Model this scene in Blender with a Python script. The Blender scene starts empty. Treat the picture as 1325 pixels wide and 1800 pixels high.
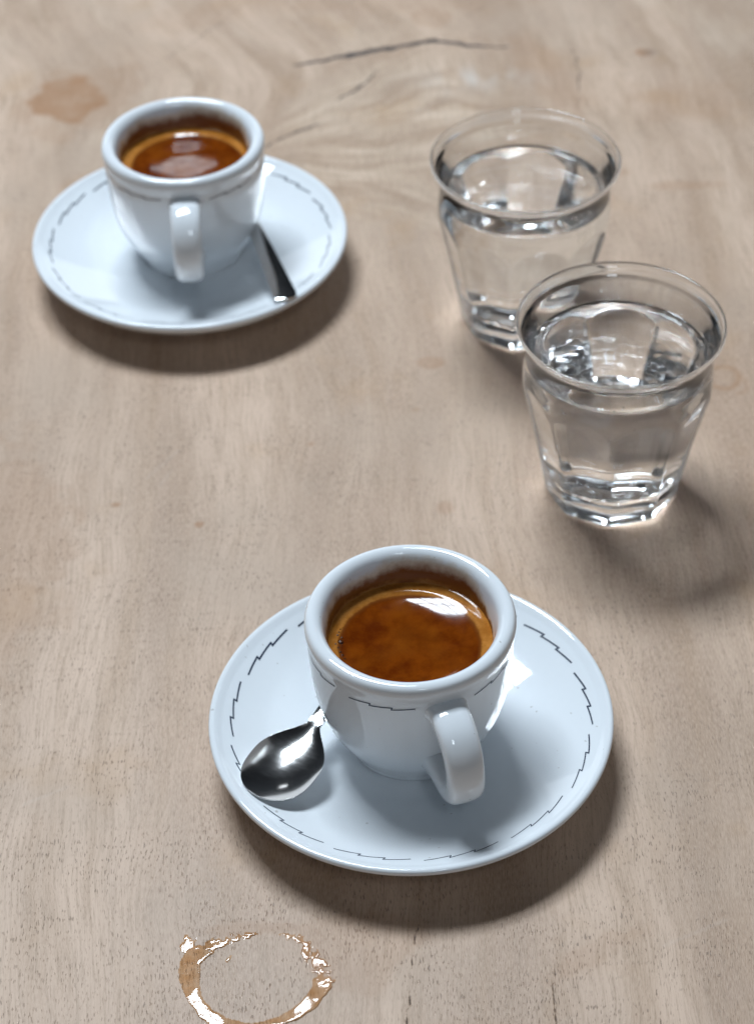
import bpy, bmesh, math, random
import numpy as np
from mathutils import Vector, Matrix, Euler
R = math.radians
CM = 0.01
scene = bpy.context.scene
col = scene.collection
random.seed(7); rng = np.random.default_rng(11)

# ------------------------------------------------------------------ camera
cam_d = bpy.data.cameras.new('camera')
cam = bpy.data.objects.new('camera', cam_d); col.objects.link(cam)
cam.location = (0, 0, 49.91*CM)
PITCH, ROLL = 0.7325, -0.0295
cam.matrix_world = Matrix.Translation(cam.location) @ Matrix.Rotation(math.pi/2-PITCH, 4, 'X') @ Matrix.Rotation(ROLL, 4, 'Z')
cam_d.sensor_fit = 'VERTICAL'; cam_d.sensor_height = 36; cam_d.lens = 3873.6/1800*36
cam_d.clip_start = 0.01; cam_d.clip_end = 50
cam_d.dof.use_dof = True
cam_d.dof.focus_distance = 0.615
cam_d.dof.aperture_fstop = 14.0
cam_d.dof.aperture_blades = 7
scene.camera = cam

# ------------------------------------------------------------------ world, lamps, exposure
world = bpy.data.worlds.new('World'); scene.world = world; world.use_nodes = True
bg = world.node_tree.nodes['Background']
# a plain room: pale walls around, dark ceiling overhead
wt = world.node_tree; _tc = wt.nodes.new('ShaderNodeTexCoord'); _sp = wt.nodes.new('ShaderNodeSeparateXYZ'); _cr = wt.nodes.new('ShaderNodeValToRGB')
wt.links.new(_tc.outputs['Generated'], _sp.inputs[0]); wt.links.new(_sp.outputs[2], _cr.inputs[0]); wt.links.new(_cr.outputs[0], bg.inputs['Color'])
_cr.color_ramp.elements[0].position = 0.12; _cr.color_ramp.elements[0].color = (.060, .072, .086, 1)
_cr.color_ramp.elements[1].position = 0.62; _cr.color_ramp.elements[1].color = (.012, .014, .017, 1)
bg.inputs['Strength'].default_value = 1.0

def area(name, loc, target, sx, sy, radiance, color):
    """radiance-like value: power = radiance * pi * area"""
    d = bpy.data.lights.new(name, 'AREA'); d.shape = 'RECTANGLE'; d.size = sx; d.size_y = sy
    d.energy = radiance*math.pi*sx*sy*1.0; d.color = color
    o = bpy.data.objects.new(name, d); col.objects.link(o)
    o.location = loc
    o.rotation_euler = (Vector(target)-Vector(loc)).to_track_quat('-Z', 'Y').to_euler()
    return o

TGT = Vector((0, 0.55, 0))
def skylight(name, az, el, dist, nx, ny, pw, ph, bar, rad, color):
    """a paned window: one lamp per pane, so its bars show in reflections"""
    c = TGT+Vector((math.cos(el)*math.cos(az), math.cos(el)*math.sin(az), math.sin(el)))*dist
    q = (TGT-c).to_track_quat('-Z', 'Y')
    ax, ay = q @ Vector((1, 0, 0)), q @ Vector((0, 1, 0))
    for i in range(nx):
        for j in range(ny):
            p = c+ax*((i-(nx-1)/2)*(pw+bar))+ay*((j-(ny-1)/2)*(ph+bar))
            d = bpy.data.lights.new(name, 'AREA'); d.shape = 'RECTANGLE'; d.size = pw; d.size_y = ph
            d.energy = rad*math.pi*pw*ph; d.color = color
            o = bpy.data.objects.new(name, d); col.objects.link(o); o.location = p
            o.rotation_mode = 'QUATERNION'; o.rotation_quaternion = q
skylight('skylight_pane', R(115), R(64), 2.2, 5, 2, .150, .23, .026, 52.0, (0.80, 0.905, 1.0))
skylight('front_window_pane', R(-78), R(52), 2.2, 2, 2, .12, .14, .02, 13.0, (0.80, 0.905, 1.0))
area('overhead_fill', (0.0, -1.1, 1.9), (0, .5, 0), 2.4, 1.6, 0.03, (0.80, 0.90, 1.0))  # added soft fill lamp above the camera side, lightens dark bands in the glasses
area('window_back', (-0.3, 3.6, 0.85), (0, .5, .05), 4.6, 1.0, 1.1, (0.84, 0.92, 1.0))
area('front_fill', (0.3, -2.2, 1.15), (0, .5, .05), 3.2, 1.5, 0.30, (0.84, 0.92, 1.0))  # added fill lamp behind the camera, brightens cup fronts and glasses
area('coffee_glint_lamp', (-.30, 3.4, 1.78), (0, .6, .05), .26, .06, 5.0, (.88, .94, 1.0))  # small added lamp, set high at the back for a second coffee glint
area('left_fill', (-2.6, 0.9, 0.5), (0, .5, .05), 1.8, .8, 0.35, (0.84, 0.92, 1.0))  # added side fill lamp, lifts dark patches in the glasses
area('right_fill', (2.6, 0.5, 0.5), (0, .5, .05), 1.8, .8, 0.35, (0.84, 0.92, 1.0))  # matching added fill lamp on the right side

scene.view_settings.view_transform = 'Standard'; scene.view_settings.look = 'None'
scene.view_settings.exposure = 0.0; scene.view_settings.gamma = 1
scene.cycles.use_denoising = True
scene.cycles.max_bounces = 24; scene.cycles.transmission_bounces = 24; scene.cycles.glossy_bounces = 8
scene.cycles.diffuse_bounces = 4
scene.cycles.sample_clamp_indirect = 60
scene.cycles.blur_glossy = 0.05

# ------------------------------------------------------------------ node helpers
class NT:
    def __init__(s, name):
        s.m = bpy.data.materials.new(name); s.m.use_nodes = True
        s.t = s.m.node_tree; s.b = s.t.nodes['Principled BSDF']
    def n(s, typ, **kw):
        o = s.t.nodes.new(typ)
        for k, v in kw.items(): setattr(o, k, v)
        return o
    def put(s, sock, v):
        if isinstance(v, bpy.types.NodeSocket): s.t.links.new(v, sock)
        elif isinstance(v, (tuple, list)) and len(v) == 3 and sock.type == 'RGBA': sock.default_value = (*v, 1)
        else: sock.default_value = v
    def math(s, op, a, b=0.0, c=0.0, clamp=False):
        o = s.n('ShaderNodeMath', operation=op, use_clamp=clamp)
        s.put(o.inputs[0], a); s.put(o.inputs[1], b); s.put(o.inputs[2], c); return o.outputs[0]
    def vmul(s, v, k):
        o = s.n('ShaderNodeVectorMath', operation='MULTIPLY'); s.put(o.inputs[0], v); s.put(o.inputs[1], k); return o.outputs[0]
    def vadd(s, v, k):
        o = s.n('ShaderNodeVectorMath', operation='ADD'); s.put(o.inputs[0], v); s.put(o.inputs[1], k); return o.outputs[0]
    def mix(s, f, a, b, blend='MIX'):
        o = s.n('ShaderNodeMix', data_type='RGBA', blend_type=blend)
        s.put(o.inputs[0], f); s.put(o.inputs[6], a); s.put(o.inputs[7], b); return o.outputs[2]
    def noise(s, vec, scale, detail=2.0, rough=.5, dist=0.0, color=False):
        o = s.n('ShaderNodeTexNoise'); s.put(o.inputs['Vector'], vec); o.inputs['Scale'].default_value = scale
        o.inputs['Detail'].default_value = detail; o.inputs['Roughness'].default_value = rough
        o.inputs['Distortion'].default_value = dist
        return o.outputs['Color' if color else 'Fac']
    def ramp(s, v, a, b, lo=0.0, hi=1.0):
        o = s.n('ShaderNodeMapRange', interpolation_type='SMOOTHSTEP')
        s.put(o.inputs[0], v); o.inputs[1].default_value = a; o.inputs[2].default_value = b
        o.inputs[3].default_value = lo; o.inputs[4].default_value = hi; return o.outputs[0]
    def attr(s, name, out='Fac'):
        return s.n('ShaderNodeAttribute', attribute_name=name).outputs[out]
    def obj(s): return s.n('ShaderNodeTexCoord').outputs['Object']
    def bump(s, h, dist, strength=1.0):
        o = s.n('ShaderNodeBump'); s.put(o.inputs['Height'], h); o.inputs['Distance'].default_value = dist
        o.inputs['Strength'].default_value = strength; return o.outputs['Normal']
    def set(s, **kw):
        for k, v in kw.items(): s.put(s.b.inputs[k.replace('_', ' ')], v)

# ------------------------------------------------------------------ object helpers
def tag(o, label=None, cat=None, group=None, kind=None):
    for k, v in (('label', label), ('category', cat), ('group', group), ('kind', kind)):
        if v: o[k] = v
    return o
def empty(name, loc, rz=0.0):
    o = bpy.data.objects.new(name, None); col.objects.link(o); o.location = loc; o.rotation_euler = (0, 0, rz)
    o.empty_display_size = .01
    return o
def mesh_obj(name, verts, faces, mat, parent=None, smooth=True):
    me = bpy.data.meshes.new(name); me.from_pydata([tuple(map(float, v)) for v in verts], [], faces); me.update()
    me.materials.append(mat)
    if smooth: me.polygons.foreach_set('use_smooth', [True]*len(me.polygons))
    o = bpy.data.objects.new(name, me); col.objects.link(o); o.parent = parent
    return o
def spline(pts, n):
    """Catmull-Rom through control points -> n samples (cm)"""
    P = np.array(pts, float); m = len(P)
    P = np.vstack([2*P[0]-P[1], P, 2*P[-1]-P[-2]])
    out = []
    for t in np.linspace(0, m-1-1e-9, n):
        i = int(t); f = t-i; a, b, c, d = P[i:i+4]
        out.append(.5*((2*b)+(-a+c)*f+(2*a-5*b+4*c-d)*f*f+(-a+3*b-3*c+d)*f**3))
    return np.array(out)
def lathe(name, prof, mat, parent=None, seg=160, closed=False, rfun=None):
    """prof: list of (r,z) cm. first/last with r~0 get capped to a pole."""
    prof = [tuple(p) for p in prof]; V = []; F = []; rows = []
    for (r, z) in prof:
        if r < 1e-4:
            rows.append([len(V)]); V.append((0, 0, z*CM))
        else:
            row = []
            for k in range(seg):
                a = 2*math.pi*k/seg
                rr = r if rfun is None else rfun(r, z, a)
                row.append(len(V)); V.append((rr*math.cos(a)*CM, rr*math.sin(a)*CM, z*CM))
            rows.append(row)
    pairs = list(zip(rows[:-1], rows[1:]))
    if closed: pairs.append((rows[-1], rows[0]))
    for A, B in pairs:
        if len(A) == 1 and len(B) == 1: continue
        for k in range(seg):
            k2 = (k+1) % seg
            if len(A) == 1: F.append((A[0], B[k2], B[k]))
            elif len(B) == 1: F.append((A[k], A[k2], B[0]))
            else: F.append((A[k], A[k2], B[k2], B[k]))
    o = mesh_obj(name, V, F, mat, parent)
    bm = bmesh.new(); bm.from_mesh(o.data); bmesh.ops.recalc_face_normals(bm, faces=bm.faces); bm.to_mesh(o.data); bm.free()
    return o
def sweep(name, path, frames, sect, mat, parent=None):
    """closed tube: path points, (side, up) frames, cross sections (list of [(s,u)..] per point)"""
    V = []; F = []; n = len(sect[0])
    for p, (sd, up), sc in zip(path, frames, sect):
        for a, b in sc: V.append(Vector(p)+Vector(sd)*a+Vector(up)*b)
    for i in range(len(path)-1):
        for k in range(n):
            k2 = (k+1) % n
            F.append((i*n+k, i*n+k2, (i+1)*n+k2, (i+1)*n+k))
    F.append(tuple(range(n))); F.append(tuple(reversed(range((len(path)-1)*n, len(path)*n))))
    o = mesh_obj(name, [v*CM for v in V], F, mat, parent)
    bm = bmesh.new(); bm.from_mesh(o.data); bmesh.ops.recalc_face_normals(bm, faces=bm.faces); bm.to_mesh(o.data); bm.free()
    return o
def copy_tree(o, parent=None):
    c = o.copy(); col.objects.link(c); c.parent = parent
    for ch in [x for x in bpy.data.objects if x.parent == o]: copy_tree(ch, c)
    return c

# smooth 2-D value noise in numpy, for painting masks on the table mesh
def vnoise(x, y, seed=0):
    g = np.random.default_rng(seed).random((256, 256))
    xi = np.floor(x).astype(int); yi = np.floor(y).astype(int); fx = x-xi; fy = y-yi
    fx = fx*fx*(3-2*fx); fy = fy*fy*(3-2*fy)
    G = lambda a, b: g[a % 256, b % 256]
    return (G(xi, yi)*(1-fx)+G(xi+1, yi)*fx)*(1-fy)+(G(xi, yi+1)*(1-fx)+G(xi+1, yi+1)*fx)*fy
def fbm(x, y, seed=0, o=4):
    s = 0; a = .5
    for k in range(o): s = s+a*vnoise(x*2**k, y*2**k, seed+k); a *= .5
    return s/(1-.5**o)

# ------------------------------------------------------------------ materials
def m_wood():
    N = NT('bleached_wood')
    g = N.attr('grain', 'Vector')              # x = across the grain, y = along it (m)
    pos = N.obj()
    gw = N.vadd(g, N.vmul(N.noise(g, 14, 2, color=True), (.012, .0, 0)))
    broad = N.noise(N.vmul(gw, (30, 4, 1)), 1, 4, .55)
    band = N.noise(N.vmul(gw, (120, 9, 1)), 1, 4, .6)
    fine = N.noise(N.vmul(gw, (1100, 55, 1)), 1, 4, .7)
    hair = N.noise(N.vmul(g, (3600, 420, 1)), 1, 2, .6)
    blot = N.noise(pos, 13, 3, .55)
    blot2 = N.noise(N.vadd(pos, (4, 2, 0)), 28, 3, .55)
    c = N.mix(N.ramp(broad, .33, .66), (.380, .254, .180), (.640, .468, .356))
    c = N.mix(N.math('MULTIPLY', N.ramp(N.noise(N.vadd(N.vmul(pos, (1, .6, 1)), (2.3, 1.7, 0)), 9, 3, .5), .48, .70), .55), c, (.330, .232, .168))
    c = N.mix(N.math('MULTIPLY', N.ramp(band, .42, .75), .5), c, (.340, .212, .125))
    wv = N.attr('wavy')                         # broader soft figure towards the back
    c = N.mix(N.math('MULTIPLY', N.ramp(N.noise(N.vmul(gw, (60, 16, 1)), 1, 5, .6), .5, .72), N.math('MULTIPLY', wv, .8)), c, (.300, .185, .112))
    c = N.mix(N.math('MULTIPLY', N.ramp(N.noise(N.vadd(N.vmul(gw, (36, 13, 1)), (9, 4, 0)), 1, 4, .6), .52, .75), N.math('MULTIPLY', wv, .6)), c, (.68, .54, .42))
    fig = N.attr('figure'); fn = N.attr('fan', 'Vector')   # the fan of a crotch
    fc = N.mix(N.ramp(N.noise(N.vmul(fn, (85, 15, 1)), 1, 5, .62), .32, .68), (.275, .160, .090), (.70, .55, .42))
    fc = N.mix(N.math('MULTIPLY', N.ramp(N.noise(N.vmul(fn, (420, 30, 1)), 1, 3, .6), .52, .75), .6), fc, (.215, .130, .082))
    c = N.mix(N.math('MULTIPLY', fig, .8), c, fc)
    c = N.mix(N.math('MULTIPLY', N.ramp(fine, .42, .70), .62), c, (.275, .180, .115))
    c = N.mix(N.math('MULTIPLY', N.ramp(hair, .3, .7), .45), c, (.66, .50, .37))
    c = N.mix(N.math('MULTIPLY', N.ramp(blot, .45, .75), .55), c, (.470, .355, .270))
    c = N.mix(N.math('MULTIPLY', N.ramp(blot2, .55, .8), .40), c, (.45, .27, .135))
    # open pores: short dark dashes along the grain
    pw = N.vadd(g, N.vmul(N.noise(g, 300, 1, color=True), (.0007, 0, 0)))
    p1 = N.noise(N.vmul(pw, (2500, 430, 1)), 1, 1, .5)
    p2 = N.noise(N.vadd(N.vmul(pw, (1600, 250, 1)), (31, 7, 0)), 1, 1, .5)
    pm = N.ramp(N.noise(pos, 55, 2), .35, .65, .25, 1)
    pores = N.math('MULTIPLY', N.math('MAXIMUM', N.ramp(p1, .39, .28), N.ramp(p2, .31, .22)), pm)
    c = N.mix(N.math('MULTIPLY', pores, .58), c, (.135, .098, .078))
    # stains (painted masks with shapes of their own)
    st = N.attr('stain')
    stn = N.math('MULTIPLY', st, N.ramp(N.noise(pos, 90, 3), .25, .6, .65, 1))
    c = N.mix(stn, c, (.330, .155, .060))
    pl = N.attr('pale')
    c = N.mix(pl, c, (.62, .55, .49))
    # dark shakes and hairline cracks
    cd = N.attr('crack')                        # signed width: 1 at the centre of a crack
    cr = N.ramp(N.math('ADD', cd, N.math('MULTIPLY', N.math('SUBTRACT', N.noise(pos, 500, 2), .5), .5)), .35, .7)
    c = N.mix(cr, c, (.055, .042, .038))
    sm = N.attr('smudge')
    c = N.mix(N.math('MULTIPLY', sm, .55), c, (.13, .115, .11))
    h = N.math('SUBTRACT', N.math('ADD', N.math('MULTIPLY', fine, .35), N.math('MULTIPLY', hair, .35)), N.math('ADD', pores, N.math('MULTIPLY', cr, 3)))
    rough = N.ramp(broad, .2, .8, .42, .58)
    N.set(Base_Color=c, Roughness=rough, Normal=N.bump(h, .00012, .8), Specular_IOR_Level=.35)
    return N.m
def m_porcelain():
    N = NT('white_porcelain')
    pos = N.obj()
    film = N.attr('film')                        # height above the coffee on the inner wall (cm), 99 elsewhere
    reach = N.attr('reach')                      # how far up the coffee has washed (cm)
    base = (.765, .80, .83)
    spk = N.ramp(N.noise(pos, 620, 0), .155, .14)
    c = N.mix(N.math('MULTIPLY', spk, .5), base, (.35, .33, .30))
    wob = N.math('MULTIPLY', N.math('SUBTRACT', N.noise(pos, 260, 4, .65), .5), .45)
    f = N.math('DIVIDE', N.math('ADD', film, N.math('MULTIPLY', wob, 1.0)), reach)
    thin = N.math('MULTIPLY', N.ramp(f, 1.75, 1.15), .60)
    c = N.mix(thin, c, (.55, .40, .20))
    c = N.mix(N.ramp(f, 1.35, .70), c, (.17, .052, .009))
    c = N.mix(N.math('MULTIPLY', N.ramp(f, .45, .10), N.ramp(N.noise(pos, 90, 2), .3, .6)), c, (.40, .185, .050))
    c = N.mix(N.ramp(f, .72, .95, 0, .0), c, (.10, .03, .01))
    wav = N.bump(N.noise(pos, 45, 1, .4), .0003, .10)
    N.set(Base_Color=c, Roughness=N.ramp(f, .9, 1.6, .22, .035), IOR=1.6, Normal=wav)
    return N.m
def m_print():
    N = NT('navy_print'); N.set(Base_Color=N.mix(N.noise(N.obj(), 300, 2), (.008, .018, .045), (.02, .035, .075)), Roughness=.2); return N.m
def m_coffee():
    N = NT('espresso_crema')
    pos = N.obj()
    sep = N.n('ShaderNodeSeparateXYZ'); N.put(sep.inputs[0], N.vadd(pos, N.vmul(N.noise(pos, 70, 4, .6, color=True), (.0028, .0028, 0))))
    x = N.math('DIVIDE', N.math('ADD', N.math('SUBTRACT', sep.outputs[0], .0014), 0.0002), .0207)
    y = N.math('DIVIDE', N.math('ADD', N.math('SUBTRACT', sep.outputs[1], .0014), .0016), .0207)
    r = N.math('SQRT', N.math('ADD', N.math('MULTIPLY', x, x), N.math('MULTIPLY', y, y)))
    inner = N.mix(N.ramp(N.noise(pos, 130, 4, .6), .3, .72), (.095, .015, .001), (.185, .040, .0025))
    inner = N.mix(N.math('MULTIPLY', N.ramp(N.noise(N.vadd(pos, (3, 1, 0)), 60, 3), .48, .7), .40), inner, (.24, .066, .005))
    outer = N.mix(N.ramp(N.noise(pos, 240, 4, .65), .3, .7), (.30, .105, .015), (.45, .185, .038))
    c = N.mix(N.ramp(r, .95, 1.04), inner, outer)
    c = N.mix(N.math('MULTIPLY', N.math('MULTIPLY', N.ramp(r, .93, .985), N.ramp(r, 1.02, .99)), .6), c, (.10, .022, .004))
    fl = N.math('MAXIMUM', N.ramp(N.noise(pos, 1400, 1), .29, .22), N.math('MULTIPLY', N.ramp(N.noise(pos, 2600, 1), .36, .25), N.ramp(r, .9, 1.05)))
    c = N.mix(N.math('MULTIPLY', fl, .5), c, (.07, .02, .006))
    N.set(Base_Color=c, Roughness=N.ramp(N.noise(pos, 160, 3), .3, .7, .04, .09), Normal=N.bump(N.noise(pos, 200, 2), .0002, .08), IOR=1.4)
    return N.m
def m_bubble():
    N = NT('coffee_bubble'); N.set(Base_Color=(.06, .018, .006), Roughness=.06); return N.m
def m_steel():
    N = NT('polished_steel')
    pos = N.obj()
    scr = N.noise(N.vmul(pos, (1800, 240, 300)), 1, 2, .6)
    N.set(Base_Color=(.62, .61, .60), Metallic=1.0, Roughness=N.ramp(scr, .3, .9, .10, .14),
          Normal=N.bump(N.noise(pos, 120, 1), .0002, .06))
    return N.m
def m_glass():
    N = NT('clear_glass')
    N.set(Base_Color=(.985, .996, 1.0), Roughness=0.0, IOR=1.5, Normal=N.bump(N.noise(N.obj(), 70, 2), .0006, .12))
    N.b.inputs['Transmission Weight'].default_value = 1
    # a breath of condensation on the cold glass
    pos = N.obj(); t = N.t
    df = N.n('ShaderNodeBsdfDiffuse'); N.put(df.inputs['Color'], (.80, .84, .88))
    tl = N.n('ShaderNodeBsdfTranslucent'); N.put(tl.inputs['Color'], (.80, .84, .88))
    m1 = N.n('ShaderNodeMixShader'); m1.inputs[0].default_value = .5
    t.links.new(df.outputs[0], m1.inputs[1]); t.links.new(tl.outputs[0], m1.inputs[2])
    fog = N.math('MULTIPLY', N.ramp(N.noise(pos, 60, 4, .65), .35, .8, .0, .02), N.ramp(N.noise(pos, 700, 2, .6), .3, .7, .6, 1.25))
    m2 = N.n('ShaderNodeMixShader'); N.put(m2.inputs[0], fog)
    t.links.new(N.b.outputs[0], m2.inputs[1]); t.links.new(m1.outputs[0], m2.inputs[2])
    t.links.new(m2.outputs[0], t.nodes['Material Output'].inputs['Surface'])
    return N.m
def m_water():
    N = NT('drinking_water'); N.set(Base_Color=(1.0, 1.0, 1.0), Roughness=0.0, IOR=1.333)
    N.b.inputs['Transmission Weight'].default_value = 1
    return N.m
def m_spill():
    N = NT('spilled_coffee')
    pos = N.obj(); t = N.t
    nrm = N.bump(N.noise(pos, 80, 1.5, .5), .0009, 1.0)
    tr = N.n('ShaderNodeBsdfTransparent'); gl = N.n('ShaderNodeBsdfGlossy'); gl.inputs['Roughness'].default_value = .05
    N.put(tr.inputs['Color'], N.mix(N.ramp(N.noise(pos, 200, 3), .3, .7), (.84, .70, .53), (.95, .88, .78)))
    fr = N.n('ShaderNodeFresnel'); fr.inputs['IOR'].default_value = 1.5
    N.put(fr.inputs['Normal'], nrm); N.put(gl.inputs['Normal'], nrm)
    mx = N.n('ShaderNodeMixShader'); N.put(mx.inputs[0], fr.outputs[0])
    t.links.new(tr.outputs[0], mx.inputs[1]); t.links.new(gl.outputs[0], mx.inputs[2])
    t.links.new(mx.outputs[0], t.nodes['Material Output'].inputs['Surface']); t.nodes.remove(N.b)
    return N.m
WOOD, PORC, PRINT, COFF, BUB, STEEL, GLASS, WATER, SPILL = m_wood(), m_porcelain(), m_print(), m_coffee(), m_bubble(), m_steel(), m_glass(), m_water(), m_spill()

# ------------------------------------------------------------------ table top
def seg_dist(X, Y, pts):
    """distance to a polyline and the parameter 0..1 along it (cm)"""
    best = np.full(X.shape, 1e9); par = np.zeros(X.shape); P = np.array(pts, float); n = len(P)-1
    for i in range(n):
        a, b = P[i], P[i+1]; d = b-a; L = d@d
        t = np.clip(((X-a[0])*d[0]+(Y-a[1])*d[1])/L, 0, 1)
        ds = np.hypot(X-a[0]-t*d[0], Y-a[1]-t*d[1]); m = ds < best
        best = np.where(m, ds, best); par = np.where(m, (i+t)/n, par)
    return best, par
def build_table():
    xs = np.concatenate([np.linspace(-85, -21, 17)[:-1], np.arange(-21, 22, .1), np.linspace(22, 85, 17)])
    ys = np.concatenate([np.linspace(-12, 32, 12)[:-1], np.arange(32, 95, .1), np.linspace(95, 150, 14)])
    X, Y = np.meshgrid(xs, ys); nx, ny = len(xs), len(ys)
    # grain coordinates: straight along y in front, fanning out of a crotch figure at the back
    wx = (fbm(X/9+20, Y/22+5, 3)-.5)*2.6+(fbm(X/3+2, Y/9+9, 13, 3)-.5)*.55
    kx, ky = -5.2, 77.0
    ang = np.arctan2(Y-ky, X-kx); rad = np.hypot(X-kx, Y-ky)
    w = np.exp(-(((X-3.2)/8.5)**2+((Y-81.5)/5.6)**2)**1.3)
    w2 = np.exp(-(((X+8)/9)**2+((Y-88)/6)**2))
    swirl = (fbm(X/4.0+3, Y/2.2+1, 31, 4)-.5)*3.4
    A = X+wx+.10*(Y-60)*np.clip((Y-55)/40, 0, 1)
    B = ang*14.0+swirl*.8
    gA = A+w2*(Y-88)*.5
    S = Y
    bend = (fbm(X/3.2+7, Y/3.2+2, 37, 3)-.5)
    fan = np.stack([(ang*(4.5+.42*rad)+bend*2.6+(fbm(X/1.3, Y/1.3, 33, 3)-.5)*.5).ravel()*CM, rad.ravel()*CM, 0*rad.ravel()], -1)
    me = bpy.data.meshes.new('wooden_table_top')
    co = np.stack([X*CM, Y*CM, 0*X], -1).reshape(-1, 3)
    top = co.shape[0]
    # slab edge: bottom rim of verts
    loop = [j for j in range(nx)]+[i*nx+nx-1 for i in range(1, ny)]+[(ny-1)*nx+j for j in range(nx-2, -1, -1)]+[i*nx for i in range(ny-2, 0, -1)]
    low = co[loop].copy(); low[:, 2] = -4.5*CM
    co = np.vstack([co, low])
    idx = np.arange(nx*ny).reshape(ny, nx)
    q = np.stack([idx[:-1, :-1], idx[:-1, 1:], idx[1:, 1:], idx[1:, :-1]], -1).reshape(-1, 4)
    L = len(loop); sd = np.array([[loop[(k+1) % L], loop[k], top+k, top+(k+1) % L] for k in range(L)])
    allq = np.vstack([q, sd]); nq = len(allq)
    me.vertices.add(len(co)); me.vertices.foreach_set('co', co.ravel())
    me.loops.add(nq*4+L); me.polygons.add(nq+1)
    me.loops.foreach_set('vertex_index', np.concatenate([allq.ravel(), np.arange(top+L-1, top-1, -1)]))
    me.polygons.foreach_set('loop_start', np.append(np.arange(nq)*4, nq*4))
    me.update(calc_edges=True)
    me.materials.append(WOOD)
    def fattr(name, arr):
        a = me.attributes.new(name, 'FLOAT', 'POINT'); v = np.zeros(len(co), np.float32); v[:top] = arr.ravel(); a.data.foreach_set('value', v)
    g = np.zeros((len(co), 3), np.float32); g[:top, 0] = gA.ravel()*CM; g[:top, 1] = S.ravel()*CM; g[top:, 0] = co[top:, 0]; g[top:, 1] = co[top:, 1]; g[top:, 2] = -.04
    a = me.attributes.new('grain', 'FLOAT_VECTOR', 'POINT'); a.data.foreach_set('vector', g.ravel())
    fv = np.zeros((len(co), 3), np.float32); fv[:top] = fan
    a = me.attributes.new('fan', 'FLOAT_VECTOR', 'POINT'); a.data.foreach_set('vector', fv.ravel())
    sect = np.clip((ang+.75)/.35, 0, 1)*np.clip((1.25-ang)/.35, 0, 1)
    wf = np.exp(-(np.clip(rad-8.5, 0, 99)/3.6)**2)*np.clip((rad-1)/3.5, 0, 1)*sect
    wf = np.clip(wf*(.65+.9*fbm(X/2.5+4, Y/2.5, 39, 3)), 0, 1)
    fattr('figure', wf)
    fattr('wavy', np.clip((Y-66)/16, 0, 1)*(1-wf))
    # cracks
    cr = np.zeros(X.shape)
    jx = (fbm(X*1.7, Y*1.7, 41, 3)-.5)*.35; jy = (fbm(X*1.7+50, Y*1.7, 47, 3)-.5)*.35
    def crack(pts, width, taper=True, amp=1.0, jit=1.0):
        nonlocal cr
        d, t = seg_dist(X+jx*jit, Y+jy*jit, pts)
        wd = width*(np.sin(np.pi*np.clip(t, .03, .97))**.6 if taper else 1)*(.7+.6*fbm(X*2.2, Y*2.2, 51, 2))
        cr = np.maximum(cr, amp*np.clip(1.25-d/np.maximum(wd, 1e-3)*.75, 0, 1))
    crack([(-3.47, 84.76), (-1.97, 85.21), (-.72, 85.57), (.54, 85.99), (1.93, 86.3), (3.08, 86.63), (4.57, 86.15), (6.32, 85.95)], .17)
    crack([(2.6, 86.5), (3.3, 86.75)], .20); crack([(-.9, 85.5), (-.3, 85.7)], .18)
    crack([(-1.24, 81.82), (-.38, 82.6), (.71, 84.33)], .09, amp=.72)
    crack([(-4.46, 78.25), (-2.93, 79.48), (-1.73, 80.17)], .09, amp=.7)
    crack([(9.12, 86.38), (9.31, 83.46), (9.0, 80.7)], .06, amp=.62)
    crack([(-9.5, 85), (-7.6, 87), (-4.6, 91.5)], .06, amp=.55)
    crack([(4.2, 88), (6.1, 90.3)], .05, amp=.55)
    crack([(.85, 38.26), (.6, 37.1), (.55, 36.34), (.4, 34.86), (.35, 33)], .05, False, .60, .5)
    crack([(-3.32, 36.3), (-3.33, 35.3), (-3.4, 33.5)], .045, False, .58, .3)
    crack([(4.55, 36.96), (4.38, 35.46), (4.4, 33.5)], .045, False, .55, .5)
    crack([(7.19, 35.73), (7.16, 34.72), (7.1, 33.5)], .045, False, .55, .5)
    fattr('crack', cr)
    # stains: brown marks, rings, old specks
    st = np.zeros(X.shape)
    nz = (fbm(X*.9, Y*.9, 61, 4)-.5); nz2 = (fbm(X*2.5+9, Y*2.5, 67, 3)-.5)
    def blob(cx, cy, rx, ry, amt, soft=.18, rot=0.0, wob=.7):
        nonlocal st
        u = (X-cx)*math.cos(rot)+(Y-cy)*math.sin(rot); v = -(X-cx)*math.sin(rot)+(Y-cy)*math.cos(rot)
        d = np.hypot(u/rx, v/ry)+nz*wob*1.6+nz2*wob*.5
        s = np.clip((1+soft-d)/(2*soft), 0, 1); s = s*s*(3-2*s)
        edge = np.exp(-((d-.92)/.13)**2)*.35
        st = np.maximum(st, amt*np.clip(s*(.78+edge), 0, 1))
    blob(-12.75, 82.6, 1.4, 1.6, .95, .32); blob(-12.4, 82.6, 2.2, 2.2, .3, .5); blob(-10.9, 83.6, 1.3, 1.7, .20, .25); blob(-12.9, 80.3, .9, 1.2, .22, .4)
    blob(3.2, 88.8, .85, .8, .30); blob(2.09, 63.59, .52, .32, .42, .2, 0, .4)
    blob(12.3, 85.1, .35, .28, .75, .4, 0, .4); blob(-8.87, 56.26, .16, .14, .8, .4, 0, .3); blob(-6.01, 55.13, .14, .14, .8, .4, 0, .3)
    blob(-2.22, 59.18, .12, .12, .6, .4, 0, .3); blob(2.3, 55.6, .28, .35, .35, .4, 0, .4); blob(1.5, 60.9, .14, .1, .4, .4, 0, .3)
    blob(-12.6, 54, 2.2, 5.0, .26, .35); blob(-13, 50, 1.4, 2.5, .20, .3); blob(-11, 76, 1.2, .8, .22, .4)
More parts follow.
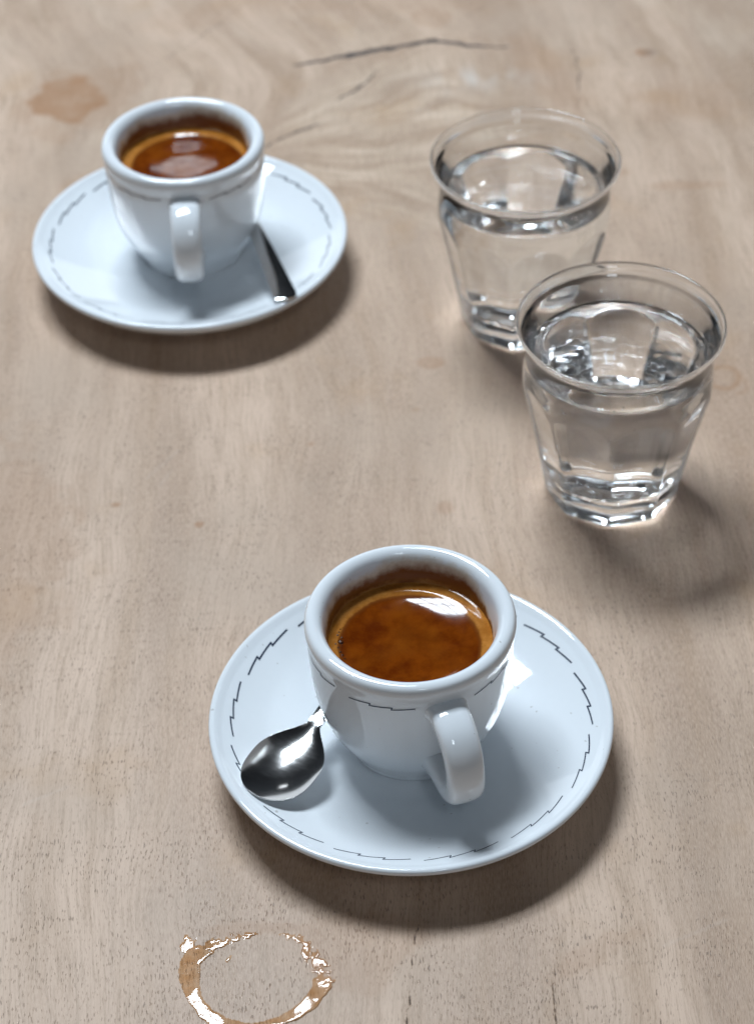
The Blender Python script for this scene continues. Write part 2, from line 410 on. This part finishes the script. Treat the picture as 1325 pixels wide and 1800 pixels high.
    blob(8.0, 83.5, 1.0, 3.0, .30, .6, .3); blob(13.5, 81, 2.2, 1.6, .22, .6); blob(2, 90, 5, .8, .2, .6); blob(-6, 90, 3.5, 1.0, .2, .6, .4); blob(12.6, 74.6, 1.5, .35, .32, .4); blob(9.9, 75.7, .8, .35, .35, .4); blob(8.2, 71.0, .5, .9, .3, .4)
    blob(-.5, 37.8, 2.0, .8, .26, .4); blob(-1.0, 37.0, .9, 1.4, .28, .4); blob(5.6, 37.0, 1.4, .45, .22, .4, .5)
    blob(-3.7, 38.15, 1.4, .22, .30, .5, .03)
    # dried coffee ring right of the glasses
    d = np.abs(np.hypot((X-12.62)/.58, (Y-62.2)/.62)+nz2*.28-1); st = np.maximum(st, .52*np.exp(-(d/.17)**2))
    d = np.abs(np.hypot((X-13.05)/.38, (Y-61.75)/.5)+nz2*.3-1); st = np.maximum(st, .30*np.exp(-(d/.16)**2)*(X > 13))
    fattr('stain', st)
    pa = np.exp(-(((X-5.0)/1.9)**2+((Y-83.2)/.9)**2))*.8+np.exp(-(((X-2.6)/1.3)**2+((Y-80.3)/1.6)**2))*.45
    pa = pa*np.clip((fbm(gA*1.3, S*.5, 71, 4)-.38)*4, 0, 1)
    # faint scratches
    for (x0, y0, x1, y1) in ((-7.9, 57.6, -6.9, 59.0), (-7.4, 57.2, -7.1, 57.9), (10.9, 40.1, 12.2, 41.5), (-10.7, 43.0, -9.5, 43.6), (7.6, 37.2, 9.4, 38.0)):
        d, t = seg_dist(X, Y, [(x0, y0), (x1, y1)]); pa = np.maximum(pa, .13*np.exp(-(d/.05)**2))
    fattr('pale', pa)
    fattr('smudge', np.exp(-((X-12.5)/.3)**2-((Y-85.1)/.22)**2)*.8+.3*np.exp(-((X-4)/.25)**2-((Y-86.4)/.2)**2))
    o = bpy.data.objects.new('wooden_table_top', me); col.objects.link(o)
    o['kind'] = 'structure'
    return o
build_table()

# ------------------------------------------------------------------ saucer
SZ = 1.72   # rim top
def sauc_top(r):
    if r < 2.25: return .50
    t = min((r-2.25)/3.45, 1.05)
    return .50+.04*min(t*8, 1)+1.06*t**1.45
def dash_print(name, n, start, step, span, surf, parent, width, amp, seg_r):
    """lightning dashes: each three strokes with a jump back between them; surf(angle, offset)->point (cm)"""
    V = []; F = []
    def ribbon(pts):
        b = len(V); m = len(pts)
        for i, (a, off) in enumerate(pts):
            a0, o0 = pts[max(i-1, 0)]; a1, o1 = pts[min(i+1, m-1)]
            p0, p1, p = surf(a0, o0)[0], surf(a1, o1)[0], surf(a, off)
            tn = (p1-p0).normalized(); sd = tn.cross(p[1]).normalized()*width/2*((1.0+.42*math.sin(a)) if seg_r == 1.0 else 1)
            up = p[1]*.006
            V.append((p[0]+sd+up)*CM); V.append((p[0]-sd+up)*CM)
        for i in range(m-1): F.append((b+2*i, b+2*i+1, b+2*i+3, b+2*i+2))
    for k in range(n):
        a0 = start+k*step
        L = (span+2*.9)/3
        corners = []
        for j in range(3):
            s = a0+j*(L-.9*seg_r); corners += [(s, amp), (s+L, -amp)]
        pts = []
        for (a, o), (b, p) in zip(corners[:-1], corners[1:]):
            m = 8 if abs(b-a) > 2 else 3
            for i in range(m): pts.append((a+(b-a)*i/m, o+(p-o)*i/m))
        pts.append(corners[-1]); ribbon([(R(a), o) for a, o in pts])
    return mesh_obj(name, V, F, PRINT, parent)
def make_saucer():
    root = empty('saucer', (0, 0, 0))
    top = [(0, .50), (1.2, .50), (2.0, .495)]+[(r, sauc_top(r)) for r in np.linspace(2.2, 5.68, 34)]
    rim = [(5.80, 1.69), (5.90, 1.715), (5.97, 1.69), (6.0, 1.62), (5.985, 1.54), (5.92, 1.46)]
    under = [(r, sauc_top(r)-.40) for r in (5.7, 5.4, 5.0, 4.6, 4.2, 3.9, 3.6)]+[(3.45, .38), (3.42, .1), (3.36, .0), (3.2, 0), (3.12, .08), (3.05, .2), (1.5, .22), (0, .22)]
    lathe('saucer_body', top+rim+under, PORC, root, 192)
    f = root.children[0].data.attributes.new('film', 'FLOAT', 'POINT')
    f.data.foreach_set('value', np.full(len(root.children[0].data.vertices), 99., np.float32))
    f = root.children[0].data.attributes.new('reach', 'FLOAT', 'POINT')
    f.data.foreach_set('value', np.full(len(root.children[0].data.vertices), 1., np.float32))
    def surf(a, off):
        r = 5.335+off; z = sauc_top(r); dz = (sauc_top(r+.01)-sauc_top(r-.01))/.02
        n = Vector((-dz*math.cos(a), -dz*math.sin(a), 1)).normalized()
        return Vector((r*math.cos(a), r*math.sin(a), z)), n
    dash_print('printed_border', 13, -4.8, 360/13, 23.8, surf, root, .046, .05, 1.0)
    return root

# ------------------------------------------------------------------ cup (origin at the foot, handle towards +x)
CUPZ = .51
OUT = [(1.80, .0), (1.90, .03), (1.95, .12), (2.02, .30), (2.22, .66), (2.47, 1.12), (2.68, 1.65), (2.82, 2.25), (2.91, 2.9), (2.955, 3.6), (2.98, 4.15), (2.992, 4.42)]
LIP = [(3.01, 4.55), (3.04, 4.72), (3.035, 4.88), (2.97, 5.01), (2.86, 5.065), (2.74, 5.06), (2.62, 4.99), (2.53, 4.86)]
INN = [(2.475, 4.68), (2.43, 4.45), (2.38, 4.1), (2.33, 3.7), (2.25, 3.0), (2.1, 2.2), (1.75, 1.3), (1.2, .85), (0, .75)]
COFFEE_Z = 3.95
def cup_r(z):
    P = OUT+LIP[:3]
    for (r0, z0), (r1, z1) in zip(P[:-1], P[1:]):
        if z0 <= z <= z1: return r0+(r1-r0)*(z-z0)/(z1-z0)
    return P[-1][0]
def make_cup(reach_dir):
    root = empty('espresso_cup', (0, 0, 0))
    prof = [(0, .16), (1.45, .16), (1.6, .02), (1.7, 0)]+[tuple(p) for p in spline(OUT+LIP+INN[:-1], 120)]+[(.6, .76), (0, .75)]
    b = lathe('cup_body', prof, PORC, root, 192)
    me = b.data; nv = len(me.vertices); co = np.empty(nv*3, np.float32); me.vertices.foreach_get('co', co); co = co.reshape(-1, 3)/CM
    r = np.hypot(co[:, 0], co[:, 1]); a = np.arctan2(co[:, 1], co[:, 0])
    inner = (r < 2.62) & (co[:, 2] > .7) & ((co[:, 2] > 4.2) | (r < 2.40)) & ~((r > 2.45) & (co[:, 2] < 4.2))
    outw = np.array([cup_r(min(max(z, 0), 4.7)) for z in co[:, 2]])
    inner &= (r < outw-.25)
    film = np.where(inner, co[:, 2]-COFFEE_Z, 99).astype(np.float32)
    # washed highest on the far side
    reach = .30+.33*np.clip(np.cos(a-reach_dir), -.6, 1)+.10*np.sin(3*a+1)+.05*np.sin(7*a)
    reach = np.maximum(reach, .13)
    for n, v in (('film', film), ('reach', reach)):
        at = me.attributes.new(n, 'FLOAT', 'POINT'); at.data.foreach_set('value', v.astype(np.float32))
    # ear handle: a flat strap bent in the x-z plane
    path = spline([(2.62, 4.00), (2.98, 4.05), (3.42, 4.03), (3.92, 3.84), (4.32, 3.40), (4.50, 2.82), (4.42, 2.24), (4.02, 1.82), (3.42, 1.66), (2.80, 1.66), (2.36, 1.70)], 46)
    P = []; Fm = []; Sx = []
    n = 28
    for i, (x, z) in enumerate(path):
        a_, b_ = path[max(i-1, 0)], path[min(i+1, len(path)-1)]
        t = Vector((b_[0]-a_[0], 0, b_[1]-a_[1])).normalized()
        up = Vector((-t.z, 0, t.x)) ; side = Vector((0, 1, 0))
        s = i/(len(path)-1)
        fl = max(0, 1-s/.16)**2; fl2 = max(0, (s-.80)/.20)**2
        w = .57+.26*fl+.20*fl2-.05*np.clip(s*1.6-.15, 0, 1); h = .31+.14*fl+.14*fl2+.06*s
        pts = []
        for k in range(n):
            th = 2*math.pi*k/n; c_, s_ = math.cos(th), math.sin(th); e = .68
            pts.append((w*math.copysign(abs(c_)**e, c_), h*math.copysign(abs(s_)**e, s_)))
        P.append((x, 0, z)); Fm.append((side, up)); Sx.append(pts)
    h = sweep('handle', P, Fm, Sx, PORC, root)
    for n_, v in (('film', 99.), ('reach', 1.)):
        at = h.data.attributes.new(n_, 'FLOAT', 'POINT'); at.data.foreach_set('value', np.full(len(h.data.vertices), v, np.float32))
    def surf(a, off):
        z = 4.25+off; r = cup_r(z)+.004
        return Vector((r*math.cos(a), r*math.sin(a), z)), Vector((math.cos(a), math.sin(a), 0))
    dash_print('printed_border', 7, 17, (326-38)/6, 38, surf, root, .038, -.045, .999)
    return root

COFFEE_TOP = []
def make_coffee(rot):
    # liquid body with a small meniscus climbing the wall
    R0 = 2.36
    prof = [(0, COFFEE_Z)]+[(r, COFFEE_Z) for r in np.linspace(.3, 1.8, 6)]
    prof = [(0, COFFEE_Z-.10)]; z = COFFEE_Z-.10; rs = np.linspace(.25, R0+.04, 60); pr = 0
    for r in rs:   # gentle dish: steepest just inside the crema edge, then a flatter foam ring and the meniscus
        q = np.clip(r/2.04, 0, 1); sl = 17*q**3.6
        if r > 2.04: sl = 17-13*np.clip((r-2.04)/.08, 0, 1)+26*np.clip((r-2.28)/.12, 0, 1)**2
        z += math.tan(R(sl))*(r-pr) if r > .3 else 0; pr = r; prof.append((r, z))
    COFFEE_TOP.extend(prof)
    prof += [(2.32, COFFEE_Z-.4), (2.24, 3.0), (2.0, 2.0), (1.0, 1.0), (0, .9)]
    return lathe('espresso', prof, COFF, None, 128)

# ------------------------------------------------------------------ teaspoon: origin under the bowl centre, handle along +x
def make_spoon(L=9.0):
    root = empty('teaspoon', (0, 0, 0))
    def half(x):
        if x < 0: return 1.10*math.sqrt(max(0, 1-min(1, -x/1.40)**2.8))
        neck = .215+.235*max(0, (x-2.4)/(L-2.4))**1.2
        t = min(1, x/1.70); w = neck+(1.10-neck)*(math.cos(math.pi*t**1.25)*.5+.5)**.66
        if x > L-.30: w *= math.sqrt(max(.0, 1-((x-L+.30)/.30)**2.2))
        return w
    zc_x = [-1.4, .6, 1.2, 1.7, 2.2, 2.9, 4.0, 5.6, 7.2, L]; zc_z = [0, .0, .015, .06, .13, .23, .33, .34, .27, .16]
    depth = .21
    def top(x, v):
        e = (x/1.43)**2 if x < 0 else (x/1.85)**2
        z = -depth*max(0, 1-e)**1.1*(1-v*v)**.95
        cr = np.clip((x-1.7)/.6, 0, 1); z += .035*cr*(1-v*v)
        return z+float(np.interp(x, zc_x, zc_z))
    def thick(x, v): return .055+.07*np.clip((x-1.4)/.5, 0, 1)*(1-.45*np.clip((x-3)/5, 0, 1))+.02*(1-v*v)**.3
    xb = [-1.398+(1.398+.9)*(1-math.cos(math.pi*i/36))/2 for i in range(37)]
    xs = xb+list(np.linspace(.9, 2.6, 26)[1:])+list(np.linspace(2.6, L-.32, 34)[1:])+[L-.30+.30*math.sin(q) for q in np.linspace(0, math.pi/2, 8)]
    nv = 24; m = 2*nv; V = []; F = []
    # smooth the centre line
    for x in xs:
        w = max(half(x), .002)
        zsm = lambda v: sum(top(x+d, v) if x > 1.0 else top(x, v) for d in (-.15, -.05, .05, .15))/4
        ring = []
        for j in range(nv+1):
            v = -math.cos(math.pi*j/nv); ring.append((x, v*w, zsm(v)))
        for j in range(1, nv):
            v = math.cos(math.pi*j/nv); ring.append((x, v*(w-.012), zsm(v)-thick(x, v)))
        V += ring
    for i in range(len(xs)-1):
        for k in range(m): F.append((i*m+k, i*m+(k+1) % m, (i+1)*m+(k+1) % m, (i+1)*m+k))
    F.append(tuple(range(m))); F.append(tuple(reversed(range((len(xs)-1)*m, len(xs)*m))))
    me = bpy.data.meshes.new('t'); me.from_pydata([tuple(c*CM for c in v) for v in V], [], F); me.update()
    bm = bmesh.new(); bm.from_mesh(me); bmesh.ops.recalc_face_normals(bm, faces=bm.faces)
    bm.normal_update(); bm.verts.ensure_lookup_table()
    nor = [v.normal.copy() for v in bm.verts]; fc = [[v.index for v in f.verts] for f in bm.faces]; bm.free(); bpy.data.meshes.remove(me)
    cut = 1.9*1.0
    for name, test in (('bowl', lambda x: x < cut), ('handle', lambda x: x >= cut)):
        fs = [f for f in fc if test(sum(V[i][0] for i in f)/len(f))]
        used = sorted({i for f in fs for i in f}); mp = {i: k for k, i in enumerate(used)}
        o = mesh_obj(name, [Vector(V[i])*CM for i in used], [tuple(mp[i] for i in f) for f in fs], STEEL, root)
        o.data.normals_split_custom_set_from_vertices([nor[i] for i in used])
    return root

# ------------------------------------------------------------------ faceted tumbler
G_OUT = spline([(2.40, .12), (2.52, .55), (2.62, 1.1), (2.76, 2.0), (2.91, 3.0), (3.05, 4.0), (3.11, 4.7), (3.10, 5.2), (3.06, 5.7), (3.075, 6.15), (3.16, 6.50), (3.29, 6.76)], 70)
def glass_R(z): return float(np.interp(z, G_OUT[:, 1], G_OUT[:, 0]))
def facet_a(z):
    return float(np.interp(z, [0, .3, 1.0, 2.0, 3.0, 3.8, 4.4, 4.9, 5.3, 5.7], [2.12, 2.18, 2.30, 2.47, 2.66, 2.83, 2.96, 3.08, 3.2, 3.6]))
def tumbler_r(r, z, a, n=9):
    ph = (a % (2*math.pi/n))-math.pi/n
    e = math.pi/n-abs(ph); ph2 = abs(ph) if e > .05 else math.pi/n-.025-e*e/.1
    f = facet_a(z)*(1+.78*(1/math.cos(ph2)-1))
    k = .03
    # smooth minimum keeps the arch edge slightly soft
    h = max(0, min(1, .5+.5*(f-r)/k))
    return f*(1-h)+r*h-k*h*(1-h)
G_IN = [(3.31, 6.80), (3.22, 6.62), (3.08, 6.45), (2.97, 6.15), (2.90, 5.7), (2.87, 5.2), (2.80, 4.6), (2.68, 4.0), (2.52, 3.0), (2.34, 2.1), (2.20, 1.5), (2.08, 1.16), (1.8, .97), (1.2, .90), (.6, .88)]
def make_tumbler():
    root = empty('drinking_glass', (0, 0, 0))
    bot = [(0, .20), (.8, .19), (1.5, .13), (1.85, .02), (2.0, 0.0)]
    seg = 216
    outer = [tuple(p) for p in G_OUT]
    lip = [(3.36, 6.84), (3.385, 6.90), (3.375, 6.955), (3.33, 6.98), (3.285, 6.955), (3.265, 6.89)]
    inner = [tuple(p) for p in spline([(3.22, 6.80)]+G_IN[1:], 60)]+[(0, .88)]
    def rf(r, z, a):
        return r
    prof = bot+outer+lip+inner
    nb, no = len(bot), len(outer)
    V = []; F = []; rows = []
    for i, (r, z) in enumerate(prof):
        if r < 1e-4: rows.append([len(V)]); V.append((0, 0, z*CM)); continue
        row = []
        for k in range(seg):
            a = 2*math.pi*k/seg
            rr = r
            if nb <= i < nb+no: rr = tumbler_r(r, z, a)
            elif i in (nb-1, nb-2): rr = min(r, 9)*tumbler_r(3, .1, a)/2.19*(.985 if i == nb-1 else .97)
            row.append(len(V)); V.append((rr*math.cos(a)*CM, rr*math.sin(a)*CM, z*CM))
        rows.append(row)
    for A, B in zip(rows[:-1], rows[1:]):
        for k in range(seg):
            k2 = (k+1) % seg
            if len(A) == 1: F.append((A[0], B[k2], B[k]))
            elif len(B) == 1: F.append((A[k], A[k2], B[0]))
            else: F.append((A[k], A[k2], B[k2], B[k]))
    b = mesh_obj('glass_body', V, F, GLASS, root)
    bm = bmesh.new(); bm.from_mesh(b.data); bmesh.ops.recalc_face_normals(bm, faces=bm.faces); bm.to_mesh(b.data); bm.free()
    return root
WATER_Z = 5.55
def make_water():
    gi = np.array(G_IN[::-1]); rin = lambda z: float(np.interp(z, gi[:, 1], gi[:, 0]))
    e = .012
    prof = [(0, .88-e), (.6, .88-e), (1.2, .90-e), (1.8+e, .97-e)]
    prof += [tuple(p+np.array([e, 0])) for p in spline([(r, z) for r, z in G_IN[::-1] if z > 1.1 and z < 5.3], 34)]
    top = rin(WATER_Z+.1)
    prof += [(rin(WATER_Z)+e, WATER_Z), (top+e, WATER_Z+.13)]
    for s in np.linspace(0, 1, 9)[1:]: prof.append((top+e-.26*s-.02, WATER_Z+.13*(1-s)**2.6))
    prof += [(1.5, WATER_Z), (0, WATER_Z)]
    return lathe('water', prof, WATER, None, 160)

# ------------------------------------------------------------------ placing things
def at(o, x, y, z=0.0, rz=0.0):
    o.location = (x*CM, y*CM, z*CM); o.rotation_euler = (o.rotation_euler[0], o.rotation_euler[1], rz); return o

s1 = make_saucer(); s2 = copy_tree(s1)
at(s1, .823, 44.63, 0, 0); at(s2, -6.82, 69.83, 0, R(9))
tag(s1, 'white saucer with a dark zigzag border holding the nearer cup and a spoon bowl', 'saucer', 'white porcelain saucers')
tag(s2, 'white saucer with a blurred zigzag border under the farther cup, spoon handle at its edge', 'saucer', 'white porcelain saucers')

AZ1, AZ2 = R(-72), R(-87)
c1 = make_cup(R(100)-AZ1); c2 = copy_tree(c1)
at(c1, .856, 44.90, CUPZ, AZ1); at(c2, -6.815, 70.40, CUPZ, AZ2)
tag(c1, 'white espresso cup in the foreground with its strap handle turned to the lower right', 'cup', 'white espresso cups')
tag(c2, 'white espresso cup behind at the upper left, handle pointing straight at the viewer', 'cup', 'white espresso cups')

k1 = make_coffee(0); k2 = k1.copy(); col.objects.link(k2)
at(k1, .856, 44.90, CUPZ); at(k2, -6.815, 70.40, CUPZ, R(40))
tag(k1, 'dark espresso with a lighter crema edge and small bubbles in the nearer cup', 'coffee', 'espresso in the cups')
tag(k2, 'reddish brown espresso with crema edge in the farther blurred cup', 'coffee', 'espresso in the cups')
bub = bpy.data.meshes.new('bubble')
bm = bmesh.new(); bmesh.ops.create_uvsphere(bm, u_segments=14, v_segments=8, radius=1)
for f in bm.faces: f.smooth = True
bm.to_mesh(bub); bm.free(); bub.materials.append(BUB)
for (dx, dy, rr) in ((-2.02, .02, .085), (-2.10, .28, .035), (-2.06, .40, .028), (-1.98, .20, .03), (-2.08, -.22, .03), (-2.03, -.40, .04), (-1.97, -.52, .045), (-1.90, -.66, .03), (-2.16, -.08, .028), (-1.99, -.14, .022), (-2.02, .52, .022)):
    o = bpy.data.objects.new('bubble', bub); col.objects.link(o); o.parent = k1
    o.location = (dx*CM, dy*CM, (float(np.interp(math.hypot(dx, dy), [p[0] for p in COFFEE_TOP], [p[1] for p in COFFEE_TOP]))+.006)*CM); o.scale = (rr*CM, rr*CM, rr*.6*CM)

def settle(sp, x, y, az, sx, sy):
    """lay the spoon on the saucer: lowest height for which bowl and handle both rest on it"""
    pts = np.array([list(v.co) for ch in sp.children for v in ch.data.vertices])/CM
    best = None
    for pitch in np.radians(np.arange(-9, 9.1, .25)):
        M = np.array(Euler((0, pitch, az)).to_matrix()); w = pts@M.T
        rr = np.hypot(w[:, 0]+x-sx, w[:, 1]+y-sy)
        g = np.array([sauc_top(r)+.0 if r < 5.75 else (1.715 if r < 5.97 else -9) for r in rr])-w[:, 2]
        tail = pts[:, 0] > 3.0
        zb, zt = g[~tail].max(), g[tail].max()
        if best is None or abs(zb-zt) < best[0]: best = (abs(zb-zt), max(zb, zt), pitch)
    sp.location = (x*CM, y*CM, (best[1]+.004)*CM); sp.rotation_euler = (0, best[2], az)
    print('spoon settled', best)
t1 = make_spoon(); t2 = copy_tree(t1)
settle(t1, -2.92, 42.88, R(59), .823, 44.63)
tag(t1, 'polished steel teaspoon with its bowl resting on the nearer saucer, left of the cup', 'spoon', 'steel teaspoons')
ex, ey, an = -3.10, 65.40, R(106)
settle(t2, ex+8.85*math.cos(an), ey+8.85*math.sin(an), an+math.pi, -6.82, 69.83)
tag(t2, 'steel teaspoon on the farther saucer showing only its wide handle end, right of the cup', 'spoon', 'steel teaspoons')

g1 = make_tumbler(); g2 = copy_tree(g1)
at(g1, 8.0, 56.5, 0, R(-98)); at(g2, 5.61, 66.21, 0, R(-103))
tag(g1, 'clear faceted drinking glass nearest the camera, standing in front of the other glass', 'glass', 'faceted drinking glasses')
tag(g2, 'clear faceted drinking glass farther back, partly hidden by the other glass', 'glass', 'faceted drinking glasses')
drop = bpy.data.meshes.new('water_droplet')
bm = bmesh.new(); bmesh.ops.create_uvsphere(bm, u_segments=14, v_segments=8, radius=1)
for f in bm.faces: f.smooth = True
bm.to_mesh(drop); bm.free(); drop.materials.append(WATER)
for k in range(34):
    z = rng.uniform(4.2, 6.5) if k < 24 else rng.uniform(1.0, 4.2); a = R(rng.uniform(-80, 75))
    r = tumbler_r(glass_R(z), z, a % (2*math.pi)); sz = rng.uniform(.018, .05)
    o = bpy.data.objects.new('water_droplet', drop); col.objects.link(o); o.parent = g1
    o.location = ((r+.002)*math.cos(a)*CM, (r+.002)*math.sin(a)*CM, z*CM); o.rotation_euler = (0, 0, a)
    o.scale = (sz*.5*CM, sz*CM, sz*rng.uniform(1, 2.0)*CM)
w1 = make_water(); w2 = w1.copy(); col.objects.link(w2)
at(w1, 8.0, 56.5, 0); at(w2, 5.61, 66.21, 0)
tag(w1, 'still water filling the nearer faceted glass', 'water', 'water in the glasses')
tag(w2, 'still water filling the farther faceted glass', 'water', 'water in the glasses')

# ------------------------------------------------------------------ spilled coffee ring: a thin film with an uneven outline
def build_spill():
    h = .028   # cell, cm
    xs = np.arange(-6.6, -.9, h); ys = np.arange(33.6, 39.0, h)
    X, Y = np.meshgrid(xs, ys)
    cx, cy = -3.70, 36.45
    a = np.arctan2(Y-cy, X-cx); d = np.degrees(a)
    rr = 1.06*np.hypot((X-cx)/1.02, (Y-cy)/.86)+(fbm(X*1.1, Y*1.1, 81, 3)-.5)*.35
    # width of the wet band by direction (deg -> half width cm, centre radius)
    A = [-180, -160, -140, -120, -95, -60, -40, -25, -5, 15, 32, 45, 55, 66, 78, 92, 103, 118, 132, 145, 160, 172, 180]
    W = [.25, .25, .24, .21, .10, .20, .24, .24, .27, .26, .26, .26, .24, .06, -.1, .14, .16, .15, .24, .27, .27, .30, .25]
    C = [1.88, 1.88, 1.90, 1.88, 1.84, 1.80, 1.80, 1.84, 1.88, 1.90, 1.92, 1.95, 1.98, 2.0, 1.95, 1.95, 1.90, 1.88, 1.98, 2.02, 1.99, 1.92, 1.88]
    w = np.interp(d, A, W); c = np.interp(d, A, C)
    f = w*1.22-np.abs(rr-c)+(fbm(X*6, Y*6, 91, 3)-.5)*.10
    # bulge at the upper left and a little drip inside the ring
    f = np.maximum(f, .22-np.hypot((X+5.60)*.9, (Y-37.75)*.62)+(fbm(X*5, Y*5, 92, 2)-.5)*.1)
    f = np.maximum(f, .08-seg_dist(X, Y, [(-4.35, 37.45), (-4.5, 37.1)])[0]+(fbm(X*6, Y*6, 93, 2)-.5)*.04)
    # broken, beaded surface in the dry stretches
    dry = np.interp(d, [-180, -30, -8, 0, 45, 60, 100, 118, 128, 150, 180], [0, 0, .0, .9, 1, 1, .3, .9, .9, 0, 0])
    bead = fbm(X*9.5, Y*9.5, 95, 2)
    f = f-dry*np.clip(.50-bead, 0, 1)*1.5
    H = np.clip(f/.10, 0, 1); Z = .004+.013*np.sqrt(H)*(1-.35*dry*(1-np.clip((bead-.45)*5, 0, 1)))
    keep = f > 0
    ny, nx = X.shape; idx = -np.ones(X.shape, int); V = []; F = []
    cell = keep[:-1, :-1] & keep[1:, :-1] & keep[:-1, 1:] & keep[1:, 1:]
    def vid(i, j):
        if idx[i, j] < 0:
            idx[i, j] = len(V); inside = all(0 <= p < ny-1 and 0 <= q < nx-1 and cell[p, q] for p, q in ((i, j), (i-1, j), (i, j-1), (i-1, j-1)))
            V.append((X[i, j]*CM, Y[i, j]*CM, (Z[i, j] if inside else .002)*CM))
        return idx[i, j]
    for i, j in zip(*np.nonzero(cell)): F.append((vid(i, j), vid(i, j+1), vid(i+1, j+1), vid(i+1, j)))
    o = mesh_obj('coffee_spill', V, F, SPILL)
    sm = o.modifiers.new('settle', 'SMOOTH'); sm.factor = .5; sm.iterations = 2
    tag(o, 'wet broken ring of spilled coffee left by a cup on the bare wood', 'spill')
build_spill()
